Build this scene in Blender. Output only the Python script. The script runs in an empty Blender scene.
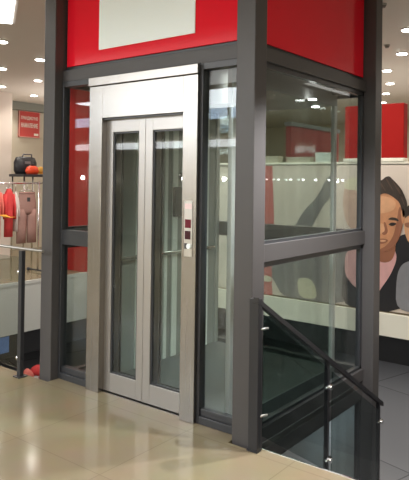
import bpy, bmesh, math, random
from mathutils import Vector, Matrix
random.seed(7)
S = bpy.context.scene
COL = S.collection

# ------------------------------------------------------------------ camera
FPX, CXP, CYP = 607.3, 204.5, 175.0          # focal length and principal point for the 409x480 frame
CAM = Vector((1.9489, -2.9877, 1.55))
YAW, PITCH, ROLL = -0.65864, 0.00945, 0.0133
Fw = Vector((math.sin(YAW)*math.cos(PITCH), math.cos(YAW)*math.cos(PITCH), math.sin(PITCH)))
Rt0 = Fw.cross(Vector((0, 0, 1))).normalized(); Up0 = Rt0.cross(Fw)
Rt = math.cos(ROLL)*Rt0 + math.sin(ROLL)*Up0
Up = -math.sin(ROLL)*Rt0 + math.cos(ROLL)*Up0
cam_data = bpy.data.cameras.new('camera')
cam = bpy.data.objects.new('camera', cam_data); COL.objects.link(cam)
cam_data.sensor_fit = 'VERTICAL'; cam_data.sensor_height = 24.0
cam_data.lens = FPX/480*24.0
cam_data.shift_y = (CYP-240)/480
cam_data.clip_start = 0.05; cam_data.clip_end = 200
M = Matrix.Identity(4)
for i in range(3):
    M[i][0], M[i][1], M[i][2], M[i][3] = Rt[i], Up[i], -Fw[i], CAM[i]
cam.matrix_world = M
S.camera = cam

# ------------------------------------------------------------------ world, light, exposure
W = bpy.data.worlds.new('daylight'); S.world = W; W.use_nodes = True
wn = W.node_tree.nodes; wn['Background'].inputs[0].default_value = (0.72, 0.86, 1.0, 1); wn['Background'].inputs[1].default_value = 4.0
S.view_settings.view_transform = 'Standard'; S.view_settings.look = 'None'
S.view_settings.gamma = 1.0; S.view_settings.use_curve_mapping = False
S.view_settings.exposure = 0.55
S.cycles.max_bounces = 10; S.cycles.transparent_max_bounces = 24; S.cycles.use_denoising = True
S.cycles.sample_clamp_indirect = 4.0

def area(name, loc, sx, sy, watts, color=(1, .95, .88), rot=(0, 0, 0)):
    l = bpy.data.lights.new(name, 'AREA'); l.shape = 'RECTANGLE'; l.size = sx; l.size_y = sy; l.energy = watts; l.color = color
    o = bpy.data.objects.new(name, l); COL.objects.link(o); o.location = loc; o.rotation_euler = rot
    return o
area('hall_lamps_front', (-1.5, -3.4, 3.12), 7, 2.6, 100, (1, .985, .96))
area('hall_lamps_rear', (-3.5, -6.2, 3.12), 9, 2.2, 470, (.93, .975, 1))
area('side_fill_right', (4.8, -1.2, 3.12), 3, 2, 150)  # added fill from the right for the red side panel, not a fixture
area('hall_lamps_void', (-2.8, 2.9, 3.12), 4.5, 1.8, 80)
area('hall_lamps_back_shop', (-1.5, 8.6, 3.12), 8, 6, 160)
area('ceiling_fill_back', (-1.5, 6.5, 1.9), 9, 3.0, 38, rot=(math.pi, 0, 0))  # added unseen fill pointing up to brighten the back ceiling
area('ceiling_fill_left', (-7.0, 6.0, 2.2), 1.6, 4, 40, rot=(math.pi, 0, 0))  # same kind of added upward fill, for the left ceiling
area('lower_level_lamps', (-1.0, 8.5, -0.66), 8, 6, 150)
area('lower_level_lamps_left', (-8.2, 4.6, -1.14), 2.5, 4, 26)

# ------------------------------------------------------------------ helpers
def at(u, v, ax, val):
    """point of the place seen at photo pixel (u, v) on the plane axis=val"""
    d = Fw + Rt*((u-CXP)/FPX) - Up*((v-CYP)/FPX)
    return CAM + d*((val-CAM[ax])/d[ax])

def mat(name, color, rough=.5, metal=0., spec=.5, noise=0., scale=20., emit=0., ecol=None, stretch=None, coat=0., bump=0.):
    m = bpy.data.materials.new(name); m.use_nodes = True
    nt = m.node_tree; b = nt.nodes['Principled BSDF']
    b.inputs['Base Color'].default_value = (*color, 1); b.inputs['Roughness'].default_value = rough
    b.inputs['Metallic'].default_value = metal; b.inputs['Specular IOR Level'].default_value = spec
    b.inputs['Coat Weight'].default_value = coat
    if emit:
        b.inputs['Emission Color'].default_value = (*(ecol or color), 1); b.inputs['Emission Strength'].default_value = emit
    if noise or bump:
        tc = nt.nodes.new('ShaderNodeTexCoord'); mp = nt.nodes.new('ShaderNodeMapping'); nz = nt.nodes.new('ShaderNodeTexNoise')
        nt.links.new(tc.outputs['Object'], mp.inputs[0]); nt.links.new(mp.outputs[0], nz.inputs['Vector'])
        if stretch: mp.inputs['Scale'].default_value = stretch
        nz.inputs['Scale'].default_value = scale; nz.inputs['Detail'].default_value = 4
        if noise:
            mx = nt.nodes.new('ShaderNodeMix'); mx.data_type = 'RGBA'
            mx.inputs['A'].default_value = (*[c*(1-noise) for c in color], 1); mx.inputs['B'].default_value = (*[min(1, c*(1+noise)) for c in color], 1)
            nt.links.new(nz.outputs['Fac'], mx.inputs['Factor']); nt.links.new(mx.outputs['Result'], b.inputs['Base Color'])
        if bump:
            bp = nt.nodes.new('ShaderNodeBump'); bp.inputs['Strength'].default_value = bump; bp.inputs['Distance'].default_value = .01
            nt.links.new(nz.outputs['Fac'], bp.inputs['Height']); nt.links.new(bp.outputs['Normal'], b.inputs['Normal'])
    return m

def glass(name, tint, ior=1.5, rough=.0, boost=1.0):
    m = bpy.data.materials.new(name); m.use_nodes = True; nt = m.node_tree; nt.nodes.clear()
    out = nt.nodes.new('ShaderNodeOutputMaterial'); mx = nt.nodes.new('ShaderNodeMixShader'); tr = nt.nodes.new('ShaderNodeBsdfTransparent')
    gl = nt.nodes.new('ShaderNodeBsdfGlossy'); lw = nt.nodes.new('ShaderNodeLayerWeight'); pw = nt.nodes.new('ShaderNodeMath'); pw.operation = 'POWER'; mu = nt.nodes.new('ShaderNodeMath'); mu.operation = 'MULTIPLY_ADD'; mu.use_clamp = True
    tr.inputs[0].default_value = (*tint, 1); gl.inputs['Roughness'].default_value = rough; gl.inputs['Color'].default_value = (.95, .97, 1, 1)
    f0 = ((ior-1)/(ior+1))**2*boost            # Schlick reflectance, the same from both sides of a thin pane
    lw.inputs['Blend'].default_value = .5; pw.inputs[1].default_value = 5; mu.inputs[1].default_value = 1-f0; mu.inputs[2].default_value = f0
    nt.links.new(lw.outputs['Facing'], pw.inputs[0]); nt.links.new(pw.outputs[0], mu.inputs[0]); nt.links.new(mu.outputs[0], mx.inputs[0])
    nt.links.new(tr.outputs[0], mx.inputs[1]); nt.links.new(gl.outputs[0], mx.inputs[2]); nt.links.new(mx.outputs[0], out.inputs[0])
    return m

def steel_mat():
    m = mat('brushed_steel', (.385, .365, .345), rough=.32, metal=1.0)
    nt = m.node_tree; b = nt.nodes['Principled BSDF']
    tc = nt.nodes.new('ShaderNodeTexCoord'); mp = nt.nodes.new('ShaderNodeMapping'); nz = nt.nodes.new('ShaderNodeTexNoise'); mr = nt.nodes.new('ShaderNodeMapRange')
    mp.inputs['Scale'].default_value = (420, 420, .8); nz.inputs['Scale'].default_value = 1.0; nz.inputs['Detail'].default_value = 3
    mr.inputs['To Min'].default_value = .22; mr.inputs['To Max'].default_value = .30
    nt.links.new(tc.outputs['Object'], mp.inputs[0]); nt.links.new(mp.outputs[0], nz.inputs['Vector'])
    nt.links.new(nz.outputs['Fac'], mr.inputs['Value']); nt.links.new(mr.outputs['Result'], b.inputs['Roughness'])
    return m

def tile_mat():
    m = mat('beige_tile', (.36, .30, .20), rough=.12, spec=.14)
    nt = m.node_tree; b = nt.nodes['Principled BSDF']
    tc = nt.nodes.new('ShaderNodeTexCoord'); mp = nt.nodes.new('ShaderNodeMapping'); br = nt.nodes.new('ShaderNodeTexBrick')
    mp.inputs['Location'].default_value = (.43, .06, 0)
    br.offset = 0; br.inputs['Scale'].default_value = 1; br.inputs['Brick Width'].default_value = .72; br.inputs['Row Height'].default_value = .72
    br.inputs['Mortar Size'].default_value = .003; br.inputs['Mortar Smooth'].default_value = .2
    br.inputs['Color1'].default_value = (.262, .216, .140, 1); br.inputs['Color2'].default_value = (.246, .203, .131, 1); br.inputs['Mortar'].default_value = (.198, .163, .105, 1)
    nz = nt.nodes.new('ShaderNodeTexNoise'); nz.inputs['Scale'].default_value = 3.5; nz.inputs['Detail'].default_value = 6
    mx = nt.nodes.new('ShaderNodeMix'); mx.data_type = 'RGBA'; mx.blend_type = 'MULTIPLY'; mx.inputs['Factor'].default_value = .25
    nt.links.new(tc.outputs['Object'], mp.inputs[0]); nt.links.new(mp.outputs[0], br.inputs['Vector']); nt.links.new(tc.outputs['Object'], nz.inputs['Vector'])
    nt.links.new(br.outputs['Color'], mx.inputs['A']); nt.links.new(nz.outputs['Color'], mx.inputs['B']); nt.links.new(mx.outputs['Result'], b.inputs['Base Color'])
    return m

class MB:
    """collects shapes into one mesh"""
    def __init__(s): s.b = bmesh.new()
    def box(s, x0, x1, y0, y1, z0, z1, bev=0, mi=0):
        r = bmesh.ops.create_cube(s.b, size=1)
        for v in r['verts']:
            v.co = Vector(((x0+x1)/2+v.co.x*(x1-x0), (y0+y1)/2+v.co.y*(y1-y0), (z0+z1)/2+v.co.z*(z1-z0)))
        fs = {f for v in r['verts'] for f in v.link_faces}
        for f in fs: f.material_index = mi
        if bev:
            bmesh.ops.bevel(s.b, geom=list({e for v in r['verts'] for e in v.link_edges}), offset=bev, segments=2, affect='EDGES', profile=.5)
        return s
    def tube(s, p, q, r, n=12, r2=None, mi=0):
        p, q = Vector(p), Vector(q); d = q-p
        R = Matrix.Translation((p+q)/2) @ d.to_track_quat('Z', 'Y').to_matrix().to_4x4()
        k = bmesh.ops.create_cone(s.b, cap_ends=True, segments=n, radius1=r, radius2=r if r2 is None else r2, depth=d.length, matrix=R)
        for f in {f for v in k['verts'] for f in v.link_faces}:
            f.material_index = mi; f.smooth = len(f.verts) == 4
        return s
    def ball(s, c, r, scl=(1, 1, 1), mi=0, u=16, w=10):
        k = bmesh.ops.create_uvsphere(s.b, u_segments=u, v_segments=w, radius=r, matrix=Matrix.Translation(c) @ Matrix.Diagonal((*scl, 1)))
        for f in {f for v in k['verts'] for f in v.link_faces}: f.material_index = mi; f.smooth = True
        return s
    def path(s, pts, r, n=10):
        for a, b in zip(pts, pts[1:]): s.tube(a, b, r, n)
        for p in pts[1:-1]: s.ball(p, r, u=n, w=6)
        return s
    def prism(s, pts, off, mi=0):
        """polygon (3D points) pushed along off"""
        off = Vector(off); a = [s.b.verts.new(Vector(p)) for p in pts]; b = [s.b.verts.new(Vector(p)+off) for p in pts]
        fs = [s.b.faces.new(a), s.b.faces.new(b[::-1])]
        n = len(a)
        for i in range(n): fs.append(s.b.faces.new((a[i], b[i], b[(i+1) % n], a[(i+1) % n])))
        for f in fs: f.material_index = mi
        bmesh.ops.recalc_face_normals(s.b, faces=fs)
        return s
    def loft(s, rings, mi=0, smooth=True):
        vs = [[s.b.verts.new(Vector(p)) for p in r] for r in rings]; n = len(vs[0]); fs = []
        for a, b in zip(vs, vs[1:]):
            for i in range(n): fs.append(s.b.faces.new((a[i], a[(i+1) % n], b[(i+1) % n], b[i])))
        fs.append(s.b.faces.new(vs[0][::-1])); fs.append(s.b.faces.new(vs[-1]))
        for f in fs: f.material_index = mi; f.smooth = smooth
        bmesh.ops.recalc_face_normals(s.b, faces=fs)
        return s
    def build(s, name, m, parent=None, origin=None):
        me = bpy.data.meshes.new(name)
        if origin is not None: bmesh.ops.translate(s.b, verts=s.b.verts, vec=-Vector(origin))
        s.b.to_mesh(me); s.b.free()
        for x in (m if isinstance(m, (list, tuple)) else [m]): me.materials.append(x)
        o = bpy.data.objects.new(name, me); COL.objects.link(o)
        if origin is not None: o.location = origin
        if parent is not None:
            o.parent = parent
            # parts are built in world coordinates: take out where the thing stands
            base = Vector((0, 0, 0)); p = parent
            while p is not None: base += p.location; p = p.parent
            o.location = Vector(o.location) - base
        return o

def tag(o, label, cat, group=None, kind=None):
    o['label'] = label; o['category'] = cat
    if group: o['group'] = group
    if kind: o['kind'] = kind
    return o
def thing(name, label, cat, loc, group=None):
    o = bpy.data.objects.new(name, None); o.empty_display_size = .1; COL.objects.link(o); o.location = loc
    return tag(o, label, cat, group)
def struct(name, mb, m):
    o = mb.build(name, m); o['kind'] = 'structure'; return o

# ------------------------------------------------------------------ materials
TILE = tile_mat(); STEEL = steel_mat()
GREY = mat('dark_grey_paint', (.066, .061, .061), rough=.45, noise=.06, scale=6)
BLACKF = mat('dark_frame_paint', (.035, .036, .04), rough=.32)
DOORM = mat('satin_door_metal', (.46, .44, .425), rough=.36, metal=.85)
RED = mat('red_glossy_panel', (.80, .012, .03), rough=.12, spec=.22, noise=.04, scale=3)
WHITE_SIGN = mat('white_panel', (.89, .97, .97), rough=.3)
CEIL = mat('ceiling_paint', (.66, .61, .55), rough=.55, noise=.03, scale=2)
WALL = mat('cream_wall_paint', (.62, .57, .46), rough=.7, noise=.04, scale=3)
COLM = mat('pale_column_paint', (.70, .62, .55), rough=.6, noise=.04, scale=3)
REDWALL = mat('red_wall_paint', (.36, .012, .010), rough=.65, spec=.12, noise=.06, scale=3)
FASCIA = mat('pale_fascia', (.90, .86, .74), rough=.5, noise=.03, scale=4)
FASCIAL = mat('grey_fascia', (.50, .50, .47), rough=.5, noise=.03, scale=4)
BLACKB = mat('black_soffit', (.012, .012, .014), rough=.5)
LOWER = mat('grey_polished_floor', (.17, .17, .175), rough=.22, noise=.08, scale=1.5)
nt = LOWER.node_tree; b = nt.nodes['Principled BSDF']
tc = nt.nodes.new('ShaderNodeTexCoord'); mp = nt.nodes.new('ShaderNodeMapping'); br = nt.nodes.new('ShaderNodeTexBrick')
mp.inputs['Rotation'].default_value = (0, 0, math.radians(15)); br.offset = 0; br.inputs['Scale'].default_value = 1
br.inputs['Brick Width'].default_value = 3.2; br.inputs['Row Height'].default_value = 3.2; br.inputs['Mortar Size'].default_value = .015
br.inputs['Color1'].default_value = (.19, .19, .20, 1); br.inputs['Color2'].default_value = (.16, .16, .168, 1); br.inputs['Mortar'].default_value = (.09, .09, .095, 1)
nt.links.new(tc.outputs['Object'], mp.inputs[0]); nt.links.new(mp.outputs[0], br.inputs['Vector']); nt.links.new(br.outputs['Color'], b.inputs['Base Color'])
DARKW = mat('dark_wall', (.06, .06, .065), rough=.6)
G_PANE = glass('shaft_glass', (.90, .93, .92), 1.5)
G_DARK = glass('door_glass', (.86, .885, .87), 1.55)
G_CAR = glass('car_glass', (.91, .935, .92), 1.45)
G_RAIL = glass('balustrade_glass', (.66, .71, .70), 1.45)
G_RAILC = glass('clear_balustrade_glass', (.86, .89, .88), 1.45)
G_WIN = glass('window_glass', (.95, .97, 1.0), 1.4)
CHROME = mat('chrome', (.80, .80, .82), rough=.15, metal=1)
RAILS = mat('satin_steel_rail', (.42, .41, .39), rough=.4, metal=.8)
LED = mat('downlight_lens', (1, 1, 1), emit=9, ecol=(1, .97, .88))
PANEL = mat('panel_diffuser', (1, 1, 1), emit=3.2, ecol=(1, .98, .95))
LAMPR = mat('lamp_rim', (.8, .78, .74), rough=.4)
CARW = mat('car_laminate', (.25, .265, .25), rough=.3, noise=.05, scale=5)
CARF = mat('car_floor_rubber', (.10, .11, .105), rough=.45)
TREAD = mat('dark_stone_tread', (.10, .10, .105), rough=.35, noise=.1, scale=12)

# ------------------------------------------------------------------ setting
f = MB()
f.box(-13, 8, -9, -.03, -.30, 0)                                   # gallery in front of the lift
f.box(-1.83, -.14, -.03, .16, -.30, 0)                             # threshold tongue up to the doors
f.box(.01, 8, -.03, .02, -.30, 0)
f.box(-9.4, -5.75, -.03, 13, -.20, 0)                              # left gallery
f.box(-5.75, 8, 4.2, 13, -.21, -.03)                                  # back gallery
struct('floor', f, TILE)
struct('floor_lower', MB().box(-13, 8, -5, 16, -3.4, -3.2), LOWER)
struct('trim_1', MB().box(-5.75, -5.70, -.03, 4.2, -.74, .015).box(-5.70, -5.69, -.03, 4.2, -.03, .02), FASCIAL)
struct('trim_2', MB().box(-5.70, 8, 4.15, 4.2, -.29, -.02), FASCIA)
struct('trim_3', MB().box(-5.80, -5.72, -.03, 4.2, -1.07, -.74).box(-13.2, -5.8, -.03, 16.2, -1.07, -.9), BLACKB)
struct('trim_4', MB().box(-5.70, 8, 4.17, 4.3, -.60, -.29).box(-5.8, 8.2, 4.3, 16.2, -.6, -.5), BLACKB)
struct('trim_5', MB().box(.03, 8, .02, .03, -.30, .002), CHROME)      # metal edge strip of the floor by the stairs
struct('ceiling', MB().box(-13, 8, -7.4, 13, 3.2, 3.4).box(-13, 8, -9.2, -7.4, 3.7, 3.9).box(-13, 8, -7.42, -7.3, 3.2, 3.9), CEIL)
struct('wall_left', MB().box(-9.6, -9.4, -1.2, 13, 0, 3.2), WALL)
struct('wall_far', MB().box(-9.6, 8, 13, 13.2, 0, 3.2), WALL)
struct('wall_right', MB().box(8, 8.2, -9, 13, 0, 3.9), WALL)
struct('wall_lower_right', MB().box(8, 8.2, -5, 16, -3.4, 0), DARKW)
w = MB().box(-13, 8, -9.2, -9, 0, 3.10)                            # wall behind the viewer, with a long clerestory window
w.box(-13, 8, -9.2, -9, 3.40, 3.7).box(3, 8, -9.2, -9, 3.10, 3.40)
struct('wall_rear', w, WALL)
wf = MB()
for i in range(14): wf.box(-13+i*1.23, -12.95+i*1.23, -9.15, -9.05, 3.10, 3.40)
win = struct('window_1', MB().box(-13, 3, -9.12, -9.10, 3.10, 3.40), G_WIN)
wf.build('window_frame', BLACKF, win)
struct('wall_outer_left', MB().box(-13.2, -13, -9, -1, 0, 3.9).box(-13.2, -9.6, -1.2, -1, 0, 3.2), WALL)
struct('wall_lower_back', MB().box(-13, 8, 16, 16.2, -3.2, -.6).box(-13.2, -13, -5, 16, -3.2, -.3), DARKW)
struct('wall_lower_front', MB().box(-13, 8, -5.2, -5, -3.2, -.3), DARKW)
# pale column at the left shop, beam over the wall
struct('wall_column', MB().box(-9.0, -8.2, 3.2, 4.02, 0, 3.2, bev=.01), COLM)
struct('trim_6', MB().box(-9.4, -9.2, 4.6, 7.0, 3.03, 3.2), mat('beam_paint', (.22, .23, .2), rough=.6))
struct('wall_corner', MB().box(-6.35, -5.78, 3.8, 4.6, 0, 3.2, bev=.008), REDWALL)
# partition that carries the poster
struct('wall_back', MB().box(-5.0, 6, 4.34, 4.44, -.03, 1.79), mat('poster_wall_paint', (.66, .60, .53), rough=.6))
struct('trim_7', MB().box(-5.0, 6, 4.30, 4.46, 1.79, 1.815), FASCIA)

# ------------------------------------------------------------------ lift shaft
WX, DY, P = 1.9703, 1.953, .1332
ZT0, ZT1, ZM0, ZM1 = 2.307, 2.394, 1.042, 1.155
sh = thing('lift_shaft', 'dark grey steel framed glass lift shaft with red top panels and steel doors', 'lift shaft', (-WX/2, DY/2, -3.2))
for x0, y0 in ((-WX, 0), (-P, 0), (-WX, DY-P), (-P, DY-P)):
    MB().box(x0, x0+P, y0, y0+P, -3.2, 3.2, bev=.006).build('post', GREY, sh)
xa, xb, ya, yb = -WX+P, -P, P, DY-P
MB().box(xa, xb, .08, .165, ZT0, ZT1, bev=.003).build('beam', GREY, sh)
MB().box(xa, xb, DY-.13, DY-.07, ZT0, ZT1, bev=.003).build('beam', GREY, sh)
for x0, x1 in ((-.165, -.08), (-WX+.08, -WX+.165)):
    MB().box(x0, x1, ya, yb, ZT0, ZT1, bev=.003).build('beam', GREY, sh)
    MB().box(x0, x1, ya, yb, ZM0, ZM1, bev=.003).build('beam', GREY, sh)
    MB().box(x0, x1, ya, yb, -.085, .010, bev=.003).box(x0+.02, x1-.01, ya, yb, -.23, -.14).build('sill_beam', GREY, sh)
MB().box(xa, xb, DY-.13, DY-.07, ZM0, ZM1, bev=.003).build('beam', GREY, sh)
MB().box(xa, xb, DY-.13, DY-.07, -.075, .015, bev=.003).build('sill_beam', GREY, sh)
# red top panels, each in a dark rebate
def top_panel(axis, a0, a1, d0, d1, rim):
    m = MB(); z0, z1 = ZT1+.03, 3.16
    if axis == 'x': m.box(a0+.02, a1-.012, d0, d1, z0, z1, bev=.003)
    else: m.box(d0, d1, a0+.012, a1-.02, z0, z1, bev=.003)
    o = m.build('top_panel', RED, sh)
    r = MB()
    if axis == 'x': r.box(a0, a1, d1, d1+.02, ZT1, 3.2)
    else: r.box(min(rim), max(rim), a0, a1, ZT1, 3.2)
    r.build('panel_backing', BLACKF, o)
    return o
tp = top_panel('x', xa, xb, .10, .115, None)
top_panel('y', ya, yb, -.115, -.10, (-.135, -.115))
top_panel('y', ya, yb, -WX+.10, -WX+.115, (-WX+.115, -WX+.135))
sg = MB().box(at(99, 45, 1, .095).x, at(195, 33, 1, .095).x, .092, .10, at(150, 41, 1, .095).z, 3.16, bev=.002).build('blank_sign', WHITE_SIGN, tp)
sg['label'] = 'blank white sign panel'
# right face glazing with slim dark frames, upper and lower pane, and the pane below the floor
def frame_y(x0, x1, z0, z1, t=.035):
    return MB().box(x0, x1, ya, ya+t*.4, z0, z1).box(x0, x1, yb-t, yb, z0, z1).box(x0, x1, ya, yb, z1-t, z1).box(x0, x1, ya, yb, z0, z0+t*.5)
for x in (-.12, -WX+.12):
    for z0, z1 in ((ZM1, ZT0), (.015, ZM0), (-3.15, -.22)):
        fr = frame_y(x-.02, x+.02, z0, z1).build('glazing_frame', BLACKF, sh)
        MB().box(x-.004, x+.004, ya+.01, yb-.01, z0+.01, z1-.01).build('pane', G_PANE, fr)
fr = MB().box(xa, xb, DY-.065, DY-.03, ZT0-.03, ZT0).box(xa, xa+.03, DY-.065, DY-.03, ZM1, ZT0).box(xb-.03, xb, DY-.065, DY-.03, ZM1, ZT0).build('glazing_frame', BLACKF, sh)
MB().box(xa, xb, DY-.05, DY-.042, ZM1, ZT0-.01).build('pane', G_PANE, fr)
fr = MB().box(xa, xa+.03, DY-.065, DY-.03, .015, ZM0).box(xb-.03, xb, DY-.065, DY-.03, .015, ZM0).box(xa, xb, DY-.065, DY-.03, ZM0-.03, ZM0).build('glazing_frame', BLACKF, sh)
MB().box(xa, xb, DY-.05, DY-.042, .015, ZM0).build('pane', G_PANE, fr)
# sidelights left and right of the door
def sidelight(x0, x1, mid, lb, rb):
    m = MB(); y0, y1 = .072, .135
    m.box(x0, x0+lb, y0, y1, 0, ZT0, bev=.003).box(x1-rb, x1, y0, y1, 0, ZT0, bev=.003)
    m.box(x0+lb, x1-rb, y0, y1, 0, .05, bev=.003).box(x0+lb, x1-rb, y0+.015, y1, .05, .095, bev=.003)
    m.box(x0+lb, x1-rb, y0, y1, 2.262, ZT0, bev=.003)
    if mid: m.box(x0+lb, x1-rb, y0, y1, ZM0, ZM1, bev=.003)
    fr = m.build('sidelight_frame', BLACKF, sh)
    if mid:
        MB().box(x0+lb, x1-rb, .106, .114, .095, ZM0).build('pane', G_PANE, fr)
        MB().box(x0+lb, x1-rb, .106, .114, ZM1, 2.262).build('pane', G_PANE, fr)
    else: MB().box(x0+lb, x1-rb, .106, .114, .095, 2.262).build('pane', G_PANE, fr)
sidelight(-.462, xb, False, .022, .03)
sidelight(xa, -1.487, True, .022, .018)
# stainless door surround
m = MB()
m.box(-1.485, -1.350, .045, .16, 0, 2.232, bev=.003).box(-.582, -.462, .045, .16, 0, 2.232, bev=.003)
m.box(-1.350, -.582, .045, .16, 1.995, 2.232, bev=.003).box(-1.490, -.458, .035, .16, 2.236, 2.298, bev=.003)
m.box(-1.350, -.582, .085, .20, -.002, .005)
sur = m.build('door_surround', STEEL, sh); sur['label'] = 'brushed stainless steel door surround with lintel'
MB().box(-1.350, -.582, .06, .15, 1.984, 1.995).build('lintel_shade_strip', BLACKF, sur)  # dark strip standing in for the shade line under the lintel
DISP = mat('dark_red_display', (.06, .004, .012), rough=.12, emit=.12, ecol=(.5, .02, .06))
DISPB = mat('dark_display', (.02, .006, .012), rough=.12, emit=.05, ecol=(.4, .02, .06))
LABELM = mat('pale_pink_sticker', (.80, .62, .62), rough=.5)
CP = mat('panel_steel', (.60, .58, .56), rough=.3, metal=.9)
MB().box(-.556, -.490, .041, .045, 1.06, 1.42, bev=.0015).build('call_panel', CP, sur)
MB().box(-.548, -.500, .0385, .041, 1.245, 1.300).build('floor_display', DISP, sur)
MB().box(-.548, -.503, .0385, .041, 1.172, 1.226).build('direction_display', DISPB, sur)
MB().tube((-.512, .041, 1.128), (-.512, .030, 1.128), .017, 20).build('call_button', WHITE_SIGN, sur)
MB().box(-.550, -.528, .037, .041, 1.110, 1.146, bev=.001).build('key_switch', BLACKF, sur)
MB().box(-.552, -.494, .0395, .041, 1.366, 1.402).build('notice_sticker', LABELM, sur)
# two glazed door leaves
def leaf(x0, x1, gx0, gx1, y0, y1, z0, z1, gz0, gz1, name, parent, m, g, hid=0):
    f = MB()
    f.box(x0, gx0, y0, y1, z0, z1, bev=.002).box(gx1, x1, y0, y1, z0, z1, bev=.002)
    f.box(gx0, gx1, y0, y1, z0, gz0, bev=.002).box(gx0, gx1, y0, y1, gz1, z1, bev=.002)
    o = f.build(name, m, parent)
    b = MB(); t = .012
    for a in ((gx0, gx0+t, gz0, gz1), (gx1-t, gx1, gz0, gz1), (gx0, gx1, gz0, gz0+t), (gx0, gx1, gz1-t, gz1)):
        b.box(a[0], a[1], y0+.008, y1-.008, a[2], a[3])
    b.build('glazing_bead', BLACKF, o)
    MB().box(gx0+.004, gx1-.004, (y0+y1)/2-.004, (y0+y1)/2+.004, gz0+.004, gz1-.004).build('door_glass', g, o)
    return o
leaf(-1.352, -.967, -1.288, -1.026, .10, .135, .012, 1.992, .145, 1.895, 'door_leaf', sh, DOORM, G_DARK)
leaf(-.964, -.545, -.896, -.600, .10, .135, .012, 1.992, .145, 1.895, 'door_leaf', sh, DOORM, G_DARK)
# guide rails behind the left car wall
for y in (.55, 1.35):
    MB().box(-1.80, -1.72, y-.008, y+.008, -3.2, 3.19).box(-1.728, -1.712, y-.04, y+.04, -3.2, 3.19).build('guide_rail', STEEL, sh)
MB().box(-1.83, -1.72, .85, 1.05, -3.2, 3.19).build('hydraulic_ram', mat('ram_paint', (.2, .21, .2), rough=.4), sh)

# ------------------------------------------------------------------ lift car
cx0, cx1, cy0, cy1, cz = -1.60, -.33, .19, 1.80, 2.20
car = thing('lift_car', 'glass walled lift car standing behind the closed steel doors', 'lift car', ((cx0+cx1)/2, 1.0, -.12))
MB().box(cx0, cx1, cy0, cy1, -.12, -.01, bev=.004).build('car_floor', CARF, car)
MB().box(cx0, cx1, cy0+.05, cy1, cz, cz+.09, bev=.004).box(cx0+.04, cx1-.03, cy0+.09, cy1-.03, cz+.09, cz+.30, bev=.01).build('car_roof', mat('car_roof_metal', (.28, .28, .28), rough=.4), car)
for x, y in ((cx0, cy0+.06), (cx1-.035, cy0+.06), (cx0, cy1-.05), (cx1-.035, cy1-.05)):
    MB().box(x, x+.035, y, y+.05, -.01, cz, bev=.004).build('corner_post', mat('car_post_aluminium', (.55, .56, .55), rough=.35, metal=.6), car)
MB().box(cx1-.022, cx1-.012, cy0+.11, cy1-.05, -.01, cz).build('glass_wall', G_CAR, car)
MB().box(cx0+.035, cx1-.035, cy1-.03, cy1-.02, -.01, cz).build('glass_wall', G_CAR, car)
lw = MB().box(cx0, cx0+.02, cy0+.11, cy1-.05, -.01, cz).build('side_wall', CARW, car)
mu = MB()
for y, hw in ((.45, .03), (.66, .012), (.86, .03), (1.02, .02), (1.14, .035), (1.27, .03), (1.40, .02), (1.6, .03)): mu.box(cx0+.02, cx0+.032, y-hw, y+hw, -.01, cz, bev=.002)
mu.build('wall_mullion', mat('pale_mullion', (.80, .82, .79), rough=.4), lw)
CLAMP = mat('car_lamp_glow', (1, 1, 1), emit=8, ecol=(1, 1, .95))
for u, v in ((312.5, 99), (315.5, 106.5)):
    p = at(u, v, 2, cz)
    cl = MB().tube((p.x, p.y, cz-.008), (p.x, p.y, cz), .032, 20).build('car_lamp', CLAMP, car)
    l = bpy.data.lights.new('car_lamp_light', 'SPOT'); l.energy = 110; l.spot_size = 2.5; l.spot_blend = .8; l.shadow_soft_size = .03
    o = bpy.data.objects.new('car_lamp_light', l); COL.objects.link(o); o.parent = cl; o.location = Vector((p.x, p.y, cz-.02)) - Vector(car.location)
MB().box(cx0+.032, cx0+.07, 1.10, 1.30, 1.23, 1.49, bev=.004).build('control_panel', mat('black_plastic', (.008, .008, .009), rough=.6, spec=.2), car)
hr = MB().tube((cx0+.08, .40, .92), (cx0+.08, 1.65, .92), .017)
for y in (.5, 1.0, 1.55): hr.tube((cx0+.02, y, .92), (cx0+.08, y, .92), .010)
hr.build('car_handrail', CHROME, car)
MB().tube((cx0+.06, 1.18, 1.56), (cx0+.06, 1.28, 1.62), .02).ball((cx0+.06, 1.2, 1.6), .03).tube((cx0+.02, 1.2, 1.6), (cx0+.06, 1.2, 1.6), .01).build('car_camera', BLACKF, car)
for x0, x1, g0, g1 in ((-1.36, -.972, -1.30, -1.03), (-.968, -.56, -.905, -.62)):
    leaf(x0, x1, g0, g1, cy0+.005, cy0+.03, -.005, 2.05, .12, 1.92, 'car_door', car, DOORM, G_CAR)
MB().box(cx0, cx1, cy0, cy0+.05, 2.05, cz+.09, bev=.003).build('door_header', DOORM, car)

# ------------------------------------------------------------------ stairs down beside the lift and their balustrade
sx0, sx1 = .09, 1.35
st = thing('staircase', 'dark staircase going down beside the lift behind the floor edge', 'stairs', ((sx0+sx1)/2, .03, -1.2))
n = 7; rise, going = 1.15/n, 1.87/n
for i in range(n):
    z = -rise*(i+1)
    MB().box(sx0, sx1, .035+going*i, .035+going*(i+1)+.02, z-.05, z, bev=.006).build('tread', TREAD, st)
for x in (sx0-.02, sx1):
    MB().prism([(x, .035, -.05), (x, 1.92, -1.20), (x, 1.92, -1.46), (x, .035, -.30)], (.02, 0, 0)).build('stringer', BLACKF, st)
MB().box(sx0-.02, sx1, 1.90, 2.72, -1.25, -1.15, bev=.005).build('landing', TREAD, st)
for x, y in ((sx0+.05, 2.6), (sx1-.1, 2.6)):
    MB().box(x-.05, x+.05, y-.05, y+.05, -3.2, -1.25).build('landing_support', BLACKF, st)

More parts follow.
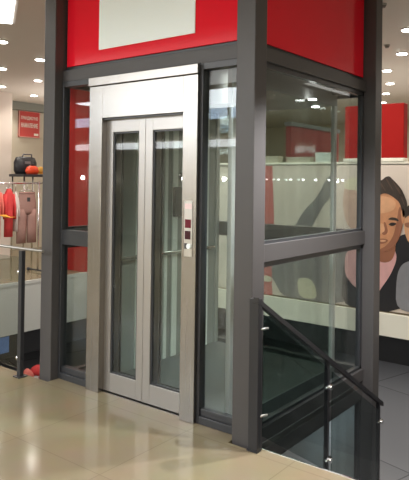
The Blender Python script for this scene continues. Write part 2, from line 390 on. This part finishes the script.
RX = .062
NEWEL = mat('black_rail_paint', (.018, .018, .021), rough=.35)
rail_z = lambda y: .885-.604*y
bal = thing('balustrade', 'glass stair balustrade with black sloping handrail going down beside the lift', 'balustrade', (RX, 0, -.3))
MB().box(RX-.050, RX+.014, -.045, -.005, 0, .875, bev=.003).box(RX-.055, RX+.016, -.05, -.002, 0, .012).build('newel_post', NEWEL, bal)
MB().prism([(RX-.02, -.05, .885), (RX-.02, 1.86, rail_z(1.86)), (RX-.02, 1.86, rail_z(1.86)-.034), (RX-.02, -.05, .855)], (.036, 0, 0)).build('handrail', NEWEL, bal)
def clamp(x, y, z, parent):
    MB().tube((x-.02, y, z), (x+.035, y, z), .016, 14).tube((x+.006, y-.045, z), (x+.006, y+.045, z), .011, 10).build('glass_clamp', CHROME, parent)
for y, zb, cl in ((.87, -.62, (.14, -.36)), (1.80, -1.15, (-.38, -.95))):
    b = MB().box(RX-.018, RX+.008, y-.016, y+.016, zb, rail_z(y)-.03, bev=.002).build('baluster', NEWEL, bal)
    for z in cl: clamp(RX, y, z, b)
for y0, y1 in ((.01, .83), (.91, 1.76)):
    MB().prism([(RX+.010, y0, rail_z(y0)-.10), (RX+.010, y1, rail_z(y1)-.10), (RX+.010, y1, rail_z(y1)-.80), (RX+.010, y0, rail_z(y0)-.80)], (.010, 0, 0)).build('glass_panel', G_RAIL, bal)
for z in (.70, .20): MB().tube((RX+.005, -.02, z), (RX+.03, .035, z), .007, 10).build('glass_clamp', RAILS, bal)

# balustrade on the floor edge left of the lift
lb = thing('balustrade', 'glass balustrade with slim steel handrail on the floor edge left of the lift', 'balustrade', (-3.0, -.09, 0))
MB().tube((-5.7, -.09, 1.0), (-1.83, -.09, 1.0), .011).build('handrail', RAILS, lb)
for x in (-2.09, -3.30, -4.50, -5.65):
    p = MB().box(x-.02, x+.02, -.108, -.072, 0, .985, bev=.003).box(x-.04, x+.04, -.13, -.05, 0, .008).build('baluster', BLACKF, lb)
    for z in (.81, .135): MB().ball((x-.045, -.09, z), .018, (1, .6, 1)).tube((x-.06, -.09, z), (x+.02, -.09, z), .008).build('glass_clamp', CHROME, p)
for x0, x1 in ((-3.24, -2.13), (-4.44, -3.36), (-5.60, -4.56)):
    MB().box(x0, x1, -.095, -.085, .06, .93).build('glass_panel', G_RAILC, lb)

# ------------------------------------------------------------------ ceiling fittings
ordw = ['nearest', 'second', 'third', 'fourth', 'fifth', 'sixth', 'seventh']
def downlight(x, y, label, group):
    t = thing('downlight', label, 'downlight', (x, y, 3.2), group)
    bm = MB()
    bm.tube((x, y, 3.188), (x, y, 3.2), .076, 24).build('rim', LAMPR, t)
    MB().tube((x, y, 3.180), (x, y, 3.188), .062, 24).build('lens', LED, t)
    l = bpy.data.lights.new('downlight_lamp', 'SPOT'); l.energy = 42; l.spot_size = 2.6; l.spot_blend = .8; l.shadow_soft_size = .06; l.color = (1, .94, .84)
    o = bpy.data.objects.new('downlight_lamp', l); COL.objects.link(o); o.parent = t; o.location = (0, 0, -.03)
for i, (u, v) in enumerate(((408, 29), (396, 50), (402, 53), (387, 70), (390, 83), (386, 93), (383, 102))):
    if i == 1: continue
    p = at(u, v, 2, 3.2)
    k = i if i == 0 else i-1
    downlight(p.x, p.y, 'round recessed ceiling downlight right of the far lift post, %s of the receding row' % ordw[k], 'downlights right of the lift')
for i, (u, v) in enumerate(((40, 59), (38, 80), (34, 95))):
    p = at(u, v, 2, 3.2)
    downlight(p.x, p.y, 'round recessed ceiling downlight left of the left lift post, %s of the three' % ('highest', 'middle', 'lowest')[i], 'downlights beside the left lift post')
for i, (u, v) in enumerate(((2, 41), (2, 68), (2, 86), (2, 99))):
    p = at(u, v, 2, 3.2)
    downlight(p.x, p.y, 'round recessed ceiling downlight at the left picture edge, %s below the bright panel' % ('first', 'second', 'third', 'fourth')[i], 'downlights at the left edge')
# square light panel, turned like the downlight rows
B_, A_ = at(12, 22, 2, 3.2), at(17, -14, 2, 3.2)
ev = (A_-B_).normalized(); eu = Vector((0, 0, 1)).cross(ev)
if eu.dot(Rt) > 0: eu = -eu
sz = 1.2
def quad(m): return [B_+eu*a+ev*b for a, b in ((m, m), (sz-m, m), (sz-m, sz-m), (m, sz-m))]
t = thing('ceiling_light', 'bright white ceiling light panel in the top left corner', 'ceiling light', (B_.x, B_.y, 3.2))
MB().prism(quad(-.03), (0, 0, -.012)).build('frame', LAMPR, t)
MB().prism([p+Vector((0, 0, -.012)) for p in quad(.0)], (0, 0, -.01)).build('diffuser', PANEL, t)
for i, (u, v) in enumerate(((387, 45), (383, 4))):
    p = at(u, v, 2, 3.2)
    t = thing('smoke_detector', 'small dark smoke detector on the ceiling %s' % ('above the nearest right downlights', 'at the top edge beside the far lift post')[i], 'smoke detector', (p.x, p.y, 3.2))
    MB().tube((p.x, p.y, 3.185), (p.x, p.y, 3.2), .035).build('base', mat('detector_base', (.45, .42, .39)), t)
    MB().tube((p.x, p.y, 3.165), (p.x, p.y, 3.185), .02, r2=.03).build('sensor', mat('detector_sensor', (.22, .2, .19)), t)

# strip lamp over the shop fronts behind the viewer, and wall lamps, all mirrored in steel and glass
t = thing('strip_lamp', 'long white strip lamp behind the viewer, mirrored in the lift glass', 'lamp', (-5, -8.98, 2.36))
MB().box(-12.5, 1, -8.98, -8.93, 2.36, 2.40).build('housing', LAMPR, t)
MB().box(-12.4, .9, -8.98, -8.92, 2.40, 2.58, bev=.01).build('tube', mat('strip_tube', (1, 1, 1), emit=4.0), t)
GLOW = mat('bulb_glow', (1, 1, 1), emit=40, ecol=(1, .98, .94))
def wall_lamp(x, y, dx, dy, label, group):
    q = thing('wall_lamp', label, 'lamp', (x, y, 1.6), group)
    MB().tube((x, y, 1.6), (x+dx*.06, y+dy*.06, 1.6), .03).build('bracket', LAMPR, q)
    MB().ball((x+dx*.11, y+dy*.11, 1.6), .06).build('bulb', GLOW, q)
for k in range(9): wall_lamp(-12+k*1.3, -9, 0, 1, 'small round wall lamp behind the viewer, mirrored at eye height in the steel door surround', 'wall lamps mirrored in the steel')
SPOTL = mat('picture_lamp_glow', (1, 1, 1), emit=14, ecol=(1, 1, .97))
for k in range(8):
    x = 1.18+k*.19
    q = thing('picture_lamp', 'tiny round lamp on the poster wall, mirrored at eye height in the right lift glass', 'lamp', (x, 4.34, 1.58), 'tiny lamps mirrored in the right glass')
    MB().tube((x, 4.34, 1.58), (x, 4.27, 1.58), .008, 8).build('arm', CHROME, q)
    MB().ball((x, 4.26, 1.58), .013).build('bulb', SPOTL, q)

# ------------------------------------------------------------------ back gallery: poster, red fascias, boxes
YP = 4.32
def pp(u, v, k): 
    p = at(u, v, 1, YP); return (p.x, YP-.002*k, p.z)
pm = [mat('print_backdrop', (.70, .60, .52), rough=.45), mat('print_hair', (.045, .03, .022), rough=.5, noise=.3, scale=60), mat('print_skin', (.60, .28, .14), rough=.5, noise=.35, scale=9),
      mat('print_skin_light', (.70, .38, .21), rough=.5, noise=.2, scale=12), mat('print_skin_deep', (.33, .13, .07), rough=.5), mat('print_pink', (.72, .40, .39), rough=.5, noise=.2, scale=10), mat('print_jacket', (.018, .017, .02), rough=.5),
      mat('print_grey_coat', (.15, .15, .155), rough=.5, noise=.1, scale=10), mat('print_sleeve', (.26, .26, .28), rough=.5, noise=.1, scale=14), mat('print_red', (.55, .10, .09), rough=.5), mat('print_cream', (.72, .66, .48), rough=.5), mat('print_dark', (.02, .012, .01), rough=.5), mat('print_hair_light', (.10, .06, .04), rough=.5), mat('print_pale_skin', (.60, .40, .31), rough=.5, noise=.35, scale=7)]
po = MB()
po.prism([(-3.1, YP, -.02), (1.0, YP, -.02), (1.0, YP, 1.775), (-3.1, YP, 1.775)], (0, -.012, 0), 0)
def smooth(pts, n=2):
    for _ in range(n):
        q = []
        for a, b in zip(pts, pts[1:]+pts[:1]):
            q += [(a[0]*.78+b[0]*.22, a[1]*.78+b[1]*.22), (a[0]*.22+b[0]*.78, a[1]*.22+b[1]*.78)]
        pts = q
    return pts
def sp(pts, k, mi, sm=True):
    if sm: pts = smooth(pts)
    po.prism([(lambda p: (p[0], YP-.012-.0015*(k-1), p[2]))(pp(u, v, 0)) for u, v in pts], (0, -.0015, 0), mi)
# reclining figure in a grey coat, seen through the lift glass
sp([(262, 262), (262, 224), (300, 226), (332, 228), (350, 236), (358, 255), (356, 305), (285, 300), (272, 276)], 1, 7)
sp([(297, 279), (306, 277), (314, 281), (319, 299), (300, 298)], 2, 10)
sp([(292, 232), (303, 212), (318, 197), (328, 176), (334, 176), (333, 195), (322, 208), (310, 232)], 2, 7)
sp([(260, 166), (273, 166), (275, 236), (260, 236)], 2, 9, False)
sp([(260, 262), (272, 262), (273, 298), (260, 298)], 2, 9, False)
sp([(262, 275), (272, 276), (272, 282), (262, 281)], 3, 10)
# second face behind the man
sp([(345, 186), (352, 180), (362, 184), (362, 225), (354, 232), (346, 222), (343, 204)], 2, 13)
sp([(343, 186), (350, 177), (364, 179), (366, 200), (358, 190), (348, 190)], 3, 10)
# dark jacket, shirt, man
sp([(343, 268), (350, 247), (372, 246), (394, 252), (399, 236), (409, 233), (414, 240), (414, 312), (342, 310)], 3, 6)
sp([(346, 250), (362, 246), (378, 248), (394, 246), (398, 258), (391, 275), (381, 289), (374, 300), (354, 286), (345, 274)], 4, 5)
sp([(372, 240), (380, 236), (396, 240), (396, 252), (392, 261), (384, 263), (374, 258)], 5, 4)
sp([(366, 214), (368, 199), (376, 192), (386, 190), (396, 194), (402, 202), (404.5, 214), (403, 228), (399.5, 239), (394, 248), (386, 252), (376, 249), (369, 238)], 6, 2)
sp([(370, 203), (380, 196), (390, 197), (397, 202), (395, 210), (386, 213), (375, 214)], 7, 3)
sp([(378, 224), (384, 223), (387, 230), (384, 234), (378, 233)], 7, 3)
sp([(400, 204), (404, 214), (403, 228), (399.5, 239), (394, 248), (385, 252), (379, 250), (388, 245), (394, 236), (397, 224)], 7, 4)
sp([(388, 219.5), (392, 217), (398, 218), (400, 221.5), (394, 220)], 8, 1)                  # brow
sp([(388.5, 224.5), (392.5, 222), (398, 223.5), (393.5, 226.3)], 8, 11)                               # eye
sp([(371, 221), (376, 218), (382, 220), (376, 221)], 8, 1)
sp([(373, 225), (377, 223), (381, 225), (377, 226.5)], 8, 11)
sp([(384, 222), (386.5, 222), (389, 232), (385, 235.5), (382, 233), (386, 231)], 8, 4)     # side of the nose
sp([(376, 240), (383, 238), (390, 240), (384, 244), (379, 243)], 8, 4)                     # mouth
sp([(378, 240.5), (383, 239.5), (388, 240.7), (383, 242)], 9, 3)
sp([(401, 210), (405, 209), (406, 219), (403, 226)], 8, 2)                                 # ear
sp([(365, 204), (364, 192), (370, 183), (378, 181), (383, 180), (386, 177), (390, 176), (393, 179), (397, 183), (402, 189), (405, 195), (408, 203), (407, 212), (404, 219), (402.5, 210), (400, 202), (394, 197), (389, 194), (384, 193), (377, 197), (371, 201)], 8, 1)
for a, b in (((386, 178), (393, 190)), ((380, 182), (386, 191)), ((393, 181), (402, 197)), ((398, 187), (405, 206))):
    sp([a, (a[0]+1.2, a[1]+.3), (b[0]+.8, b[1]), b], 9, 12)                               # lighter strands
# neighbour at the right edge: dark rimmed glasses, grey sleeve
sp([(404, 218), (409, 212), (420, 214), (424, 230), (418, 246), (409, 243), (405, 232)], 5, 3)
sp([(402, 214), (406, 207), (415, 203), (426, 208), (430, 225), (424, 226), (418, 216), (409, 215), (404, 220)], 6, 1)
sp([(405, 223), (411, 222), (417, 223), (416, 227), (411, 228), (406, 227)], 6, 4)
sp([(400, 238), (405, 236), (411, 244), (414, 256), (404, 262), (399, 256)], 5, 6)
sp([(397, 276), (402, 264), (412, 260), (430, 264), (432, 313), (396, 311)], 4, 8)
poster = po.build('advertising_poster', pm, None, origin=(-.9, YP, -.02))
tag(poster, 'large advertising poster with a dark haired man in pink shirt behind the lift', 'poster')

def red_fascia(u0, u1, y, dep, label):
    x0 = at(u0, 110, 1, y).x; x1 = at(u1, 110, 1, y).x
    t = thing('red_sign_box', label, 'sign box', ((x0+x1)/2, y+dep/2, 1.815), 'red sign boxes on the partition')
    MB().box(x0, x1, y, y+dep, 1.86, 2.53, bev=.01).build('body', REDWALL, t)
    MB().box(x0-.01, x1+.01, y-.02, y+dep, 1.815, 1.86, bev=.005).build('base_strip', FASCIA, t)
red_fascia(381.5, 404, 4.31, .14, 'tall red sign box on the partition right of the far lift post')
red_fascia(345, 358.5, 4.31, .14, 'narrow red sign box seen through the upper right lift glass')
rp = thing('red_shop_partition', 'long dark red shop partition far behind the upper right lift glass', 'partition', (-3.25, 7.0, 0))
MB().box(-3.3, -3.2, 6.05, 7.9, -.03, 2.5).build('panel', mat('dark_red_paint', (.22, .02, .022), rough=.5), rp)
MB().box(-3.32, -3.18, 6.03, 7.92, 2.5, 2.57, bev=.005).build('cap', mat('cap_grey', (.12, .12, .12)), rp)
CARD = mat('beige_card', (.55, .50, .40), rough=.7, noise=.06, scale=10); CARDW = mat('white_card', (.78, .82, .78), rough=.6)
def carton(u0, u1, h, label, m):
    x0 = at(u0, 160, 1, 4.34).x; x1 = at(u1, 160, 1, 4.34).x
    t = thing('carton', label, 'box', ((x0+x1)/2, 4.38, 1.815), 'cartons on top of the poster wall')
    MB().box(x0, x1, 4.32, 4.44, 1.815, 1.815+h*.75, bev=.003).build('body', m, t)
    MB().box(x0-.005, x1+.005, 4.315, 4.445, 1.815+h*.75, 1.815+h, bev=.003).build('lid', m, t)
carton(264, 279, .09, 'low beige carton on the poster wall, leftmost behind the lift glass', CARD)
carton(287, 311, .075, 'wide beige carton on the poster wall, middle behind the lift glass', CARD)
carton(316, 332, .13, 'white carton on the poster wall beside the pale car post', CARDW)

# ------------------------------------------------------------------ left shop
# clothes rack
RXK = -6.4
a = at(2, 183, 0, RXK); b_ = at(41, 183, 0, RXK)
ra = thing('clothes_rack', 'chrome clothes rack holding trousers and red garments left of the lift', 'clothes rack', (RXK, (a.y+b_.y)/2, 0))
MB().tube((RXK, 2.1, 1.47), (RXK, 3.35, 1.47), .014).build('hanging_rail', CHROME, ra)
for y in (2.14, 3.31):
    MB().tube((RXK, y, .03), (RXK, y, 1.50), .016).build('upright', CHROME, ra)
    MB().tube((RXK-.25, y, .03), (RXK+.25, y, .03), .014).ball((RXK-.25, y, .03), .03).ball((RXK+.25, y, .03), .03).build('foot', BLACKF, ra)
def ring(cx, cy, z, rx, ry, n=20, pw=1.0):
    return [(cx+rx*math.cos(2*math.pi*i/n), cy+ry*math.sin(2*math.pi*i/n), z) for i in range(n)]
def hanger(x, y, zt, w, parent):
    h = MB(); h.path([(x, y, 1.485), (x, y, zt+.03)], .004, 8)
    h.path([(x, y-w/2, zt), (x, y, zt+.03), (x, y+w/2, zt)], .006, 8)
    h.build('hanger', CHROME, parent)
PINK = mat('dusty_pink_cotton', (.34, .195, .165), rough=.8, noise=.1, scale=25, bump=.2)
def trousers(y, zt, zb, label, m, w=.30, x=RXK):
    t = thing('trousers', label, 'trousers', (x, y, zb), None)
    L = zt-zb; g = MB()
    # waist and hips down to the crotch
    g.loft([ring(x, y, zt, .035, w*.42), ring(x, y, zt-.05, .04, w*.44), ring(x, y, zt-.18, .055, w*.50), ring(x, y, zt-.30, .055, w*.52), ring(x, y, zt-.36, .045, w*.50)])
    for s in (-1, 1):
        g.loft([ring(x, y+s*w*.26, zt-.28, .05, w*.26), ring(x, y+s*w*.265, zt-.42, .05, w*.255), ring(x, y+s*w*.27, zt-.60, .045, w*.25), ring(x, y+s*w*.28, zb, .042, w*.245)])
    g.build('legs', m, t)
    MB().loft([ring(x, y, zt-.035, .042, w*.44), ring(x, y, zt, .042, w*.43)]).build('waistband', m, t)
    MB().box(x+.04, x+.052, y-.03, y+.03, zt-.16, zt-.09, bev=.003).build('price_tag', BLACKF, t)
    hanger(x, y, zt+.01, w*.8, t)
    return t
pc = at(27, 193, 0, RXK)
trousers(pc.y, 1.33, .50, 'dusty pink trousers hanging at the front of the clothes rack', PINK, .36)
def top(y, zt, zb, label, m, w=.4, x=RXK, name='jacket', sleeve=.5):
    t = thing(name, label, name, (x, y, zb))
    g = MB().loft([ring(x, y, zb, .06, w*.42), ring(x, y, (zt+zb)/2, .065, w*.40), ring(x, y, zt-.14, .07, w*.46), ring(x, y, zt-.03, .05, w*.36), ring(x, y, zt+.02, .035, w*.14)])
    g.build('body', m, t)
    for s in (-1, 1):
        MB().loft([ring(x, y+s*w*.40, zt-.06, .045, w*.13), ring(x+.02, y+s*w*.50, zt-.25, .05, w*.13), ring(x+.03, y+s*w*.52, zt-.06-sleeve, .042, w*.11)]).build('sleeve', m, t)
    hanger(x, y, zt+.01, w*.7, t)
    return t
RC = mat('red_cotton', (.62, .05, .05), rough=.8, noise=.15, scale=20); RC2 = mat('coral_cotton', (.72, .18, .14), rough=.8, noise=.15, scale=20)
WC = mat('white_cotton', (.70, .62, .58), rough=.8, noise=.1, scale=20); YC = mat('orange_cotton', (.75, .33, .04), rough=.8, noise=.1, scale=20)
yj = at(7, 210, 0, RXK).y
top(yj+.03, 1.36, .62, 'red jacket on the rack left of the pink trousers', RC, .17, RXK, sleeve=.4)
top(yj+.155, 1.30, .70, 'pale pink shirt on the rack between red jacket and pink trousers', WC, .07, RXK, 'shirt', .3)
top(yj-.20, 1.38, .60, 'coral red shirt on the rack at the left picture edge', RC2, .18, RXK, 'shirt', .35)
# yellow orange scarf looped over the red jacket
sc = MB().loft([ring(RXK+.11, yj-.16, .98, .02, .07), ring(RXK+.12, yj-.05, .93, .02, .06), ring(RXK+.11, yj+.06, .94, .02, .05)])
tag(sc.build('scarf', YC, None, origin=(RXK+.11, yj-.05, .94)), 'yellow orange scarf in front of the red jacket on the rack', 'scarf')

# display stand with bags
XS = -7.6
p0 = at(17, 174, 0, XS); p1 = at(40, 174, 0, XS)
zb = p0.z
ds = thing('display_stand', 'tall display stand with dark top board behind the clothes rack', 'display stand', (XS, (p0.y+p1.y)/2, 0))
MB().box(XS-.22, XS+.22, p0.y-.02, p1.y+.03, zb-.05, zb, bev=.004).build('top_board', BLACKF, ds)
for y in (p0.y+.03, p1.y-.03):
    for x in (XS-.18, XS+.18): MB().tube((x, y, 0), (x, y, zb-.05), .015).build('leg', CHROME, ds)
MB().tube((XS+.2, p0.y, zb-.16), (XS+.2, p1.y, zb-.16), .012).build('front_rail', CHROME, ds)
ym = (p0.y+p1.y)/2; k = (p1.y-p0.y)
BG = mat('black_nylon', (.02, .02, .024), rough=.45, noise=.4, scale=30, bump=.3)
t = thing('duffel_bag', 'black duffel bag on the display stand under the sale sign', 'bag', (XS-.11, ym, zb))
MB().loft([ring(XS-.11, ym, zb, .09, k*.40), ring(XS-.11, ym, zb+.06, .13, k*.46), ring(XS-.11, ym, zb+.22, .13, k*.47), ring(XS-.11, ym, zb+.31, .09, k*.40), ring(XS-.11, ym, zb+.33, .03, k*.25)]).build('body', BG, t)
MB().path([(XS-.05, ym-.12, zb+.30), (XS-.03, ym-.10, zb+.37), (XS-.03, ym+.08, zb+.37), (XS-.05, ym+.10, zb+.30)], .012).build('handle', mat('grey_webbing', (.10, .10, .11)), t)
MB().box(XS+.015, XS+.022, ym-.10, ym+.02, zb+.19, zb+.24).build('flap', mat('grey_patch', (.18, .18, .19)), t)
t = thing('handbag', 'red orange handbag in front of the black duffel bag on the stand', 'bag', (XS+.13, ym, zb))
MB().loft([ring(XS+.13, ym-.02, zb, .05, k*.24), ring(XS+.13, ym-.02, zb+.06, .075, k*.29), ring(XS+.13, ym-.02, zb+.13, .06, k*.22), ring(XS+.13, ym-.02, zb+.155, .03, k*.12)]).build('body', mat('orange_red_leather', (.72, .07, .02), rough=.4), t)
MB().path([(XS+.13, ym-.09, zb+.13), (XS+.13, ym-.05, zb+.19), (XS+.13, ym+.03, zb+.19), (XS+.13, ym+.06, zb+.13)], .008).build('handle', BLACKF, t)
t = thing('cap', 'mustard yellow cap beside the red orange handbag on the stand', 'cap', (XS+.13, ym+.2, zb))
MB().ball((XS+.12, p1.y-.08, zb+.073), .09, (.8, .9, .8)).build('crown', mat('mustard_cloth', (.50, .28, .05), rough=.8), t)
MB().loft([ring(XS+.16, p1.y-.10, zb+.005, .055, .08), ring(XS+.16, p1.y-.10, zb+.014, .055, .08)]).build('brim', bpy.data.materials['mustard_cloth'], t)

# red sale sign on the wall
XW = -9.39
c = [at(u, v, 0, XW) for u, v in ((18.5, 112), (39.5, 110.5), (39.5, 137), (18.5, 138.5))]
y0, y1, z0, z1 = c[0].y, c[1].y, (c[2].z+c[3].z)/2, (c[0].z+c[1].z)/2
t = thing('sale_sign', 'red sale sign with two lines of white lettering on the cream wall', 'sign', (XW, (y0+y1)/2, z0))
MB().box(XW-.01, XW+.02, y0, y1, z0, z1, bev=.004).build('board', mat('sale_red', (.62, .06, .05), rough=.4), t)
MB().box(XW, XW+.026, y0, y1, z1-.02, z1).box(XW, XW+.026, y0, y0+.02, z0, z1).box(XW, XW+.026, y1-.02, y1, z0, z1).box(XW, XW+.026, y0, y1, z0, z0+.02).build('border', mat('sale_pink', (.75, .35, .30), rough=.5), t)
LET = mat('white_lettering', (.9, .82, .74), rough=.5)
def lettering(txt, yc, zc, width, height):
    cu = bpy.data.curves.new('tmp', 'FONT'); cu.body = txt; cu.align_x = 'CENTER'; cu.align_y = 'CENTER'; cu.size = 1; cu.extrude = .02; cu.offset = .02
    o = bpy.data.objects.new('tmp', cu); COL.objects.link(o)
    bpy.context.view_layer.update()
    me = bpy.data.meshes.new_from_object(o.evaluated_get(bpy.context.evaluated_depsgraph_get()))
    bpy.data.objects.remove(o)
    xs = [v.co.x for v in me.vertices]; ys = [v.co.y for v in me.vertices]
    sx = width/(max(xs)-min(xs)); sy = height/(max(ys)-min(ys)); mx = (max(xs)+min(xs))/2; my = (max(ys)+min(ys))/2
    for v in me.vertices:
        v.co = Vector((XW+.021+(v.co.z+.02)*.1, yc+(v.co.x-mx)*sx, zc+(v.co.y-my)*sy))
    me.materials.clear(); me.materials.append(LET)
    ob = bpy.data.objects.new('lettering', me); COL.objects.link(ob); ob.parent = t
    ob.location = -Vector(t.location)
h = z1-z0; wd = y1-y0
lettering('ГРАНДИОЗНО', (y0+y1)/2, z0+h*.72, wd*.80, h*.15)
lettering('НАМАЛЕНИЕ', (y0+y1)/2, z0+h*.46, wd*.80, h*.17)
MB().box(XW+.02, XW+.025, y0+wd*.72, y1-.04, z0+h*.08, z0+h*.17).build('corner_mark', LET, t)

# lower level things glimpsed below the left gallery
pl = at(28, 374, 2, -2.45)
tb = thing('display_table', 'low display table on the lower floor below the left balustrade', 'table', (pl.x, pl.y, -3.2))
MB().box(pl.x-.5, pl.x+.5, pl.y-.5, pl.y+.6, -2.62, -2.56, bev=.005).build('tabletop', mat('table_white', (.4, .38, .36)), tb)
for sx in (-.42, .42):
    for sy in (-.42, .52): MB().box(pl.x+sx-.03, pl.x+sx+.03, pl.y+sy-.03, pl.y+sy+.03, -3.2, -2.62).build('leg', BLACKF, tb)
for dx, dy, m, lab, r, h in ((-.30, -.30, YC, 'orange crumpled garment on the lower floor table left of the lift', .13, .16), (.25, -.22, RC, 'dark red crumpled garment nearest on the lower floor table', .15, .13),
                          (-.05, .02, RC2, 'coral crumpled garment in the middle of the lower floor table', .13, .20), (.28, .20, PINK, 'dull pink crumpled garment on the lower floor table', .13, .15), (-.15, .36, RC, 'bright red crumpled garment at the back of the lower floor table', .15, .18)):
    g = MB()
    rg = lambda z, k: [(pl.x+dx+r*k*math.cos(a)*(1+.18*math.sin(3*a+dx*20)), pl.y+dy+r*k*math.sin(a)*(1+.18*math.cos(2*a+dy*30)), z) for a in [2*math.pi*i/24 for i in range(24)]]
    g.loft([rg(-2.56, 1), rg(-2.56+h*.4, 1.02), rg(-2.56+h*.75, .7), rg(-2.56+h, .25)])
    tag(g.build('crumpled_garment', m, None, origin=(pl.x+dx, pl.y+dy, -2.56)), lab, 'garment')
pb = [at(u, v, 0, -5.715) for u, v in ((0, 338), (9, 338), (9, 352), (0, 352))]
bb = MB().box(-5.72, -5.71, pb[0].y-.15, pb[1].y, pb[2].z, pb[0].z, bev=.002)  # thin blue patch set on the black band
tag(bb.build('blue_patch', mat('blue_patch_colour', (.10, .20, .45), rough=.5, noise=.3, scale=12), None, origin=(-5.715, pb[0].y, pb[2].z)), 'small blue notice on the black band below the left gallery', 'patch')
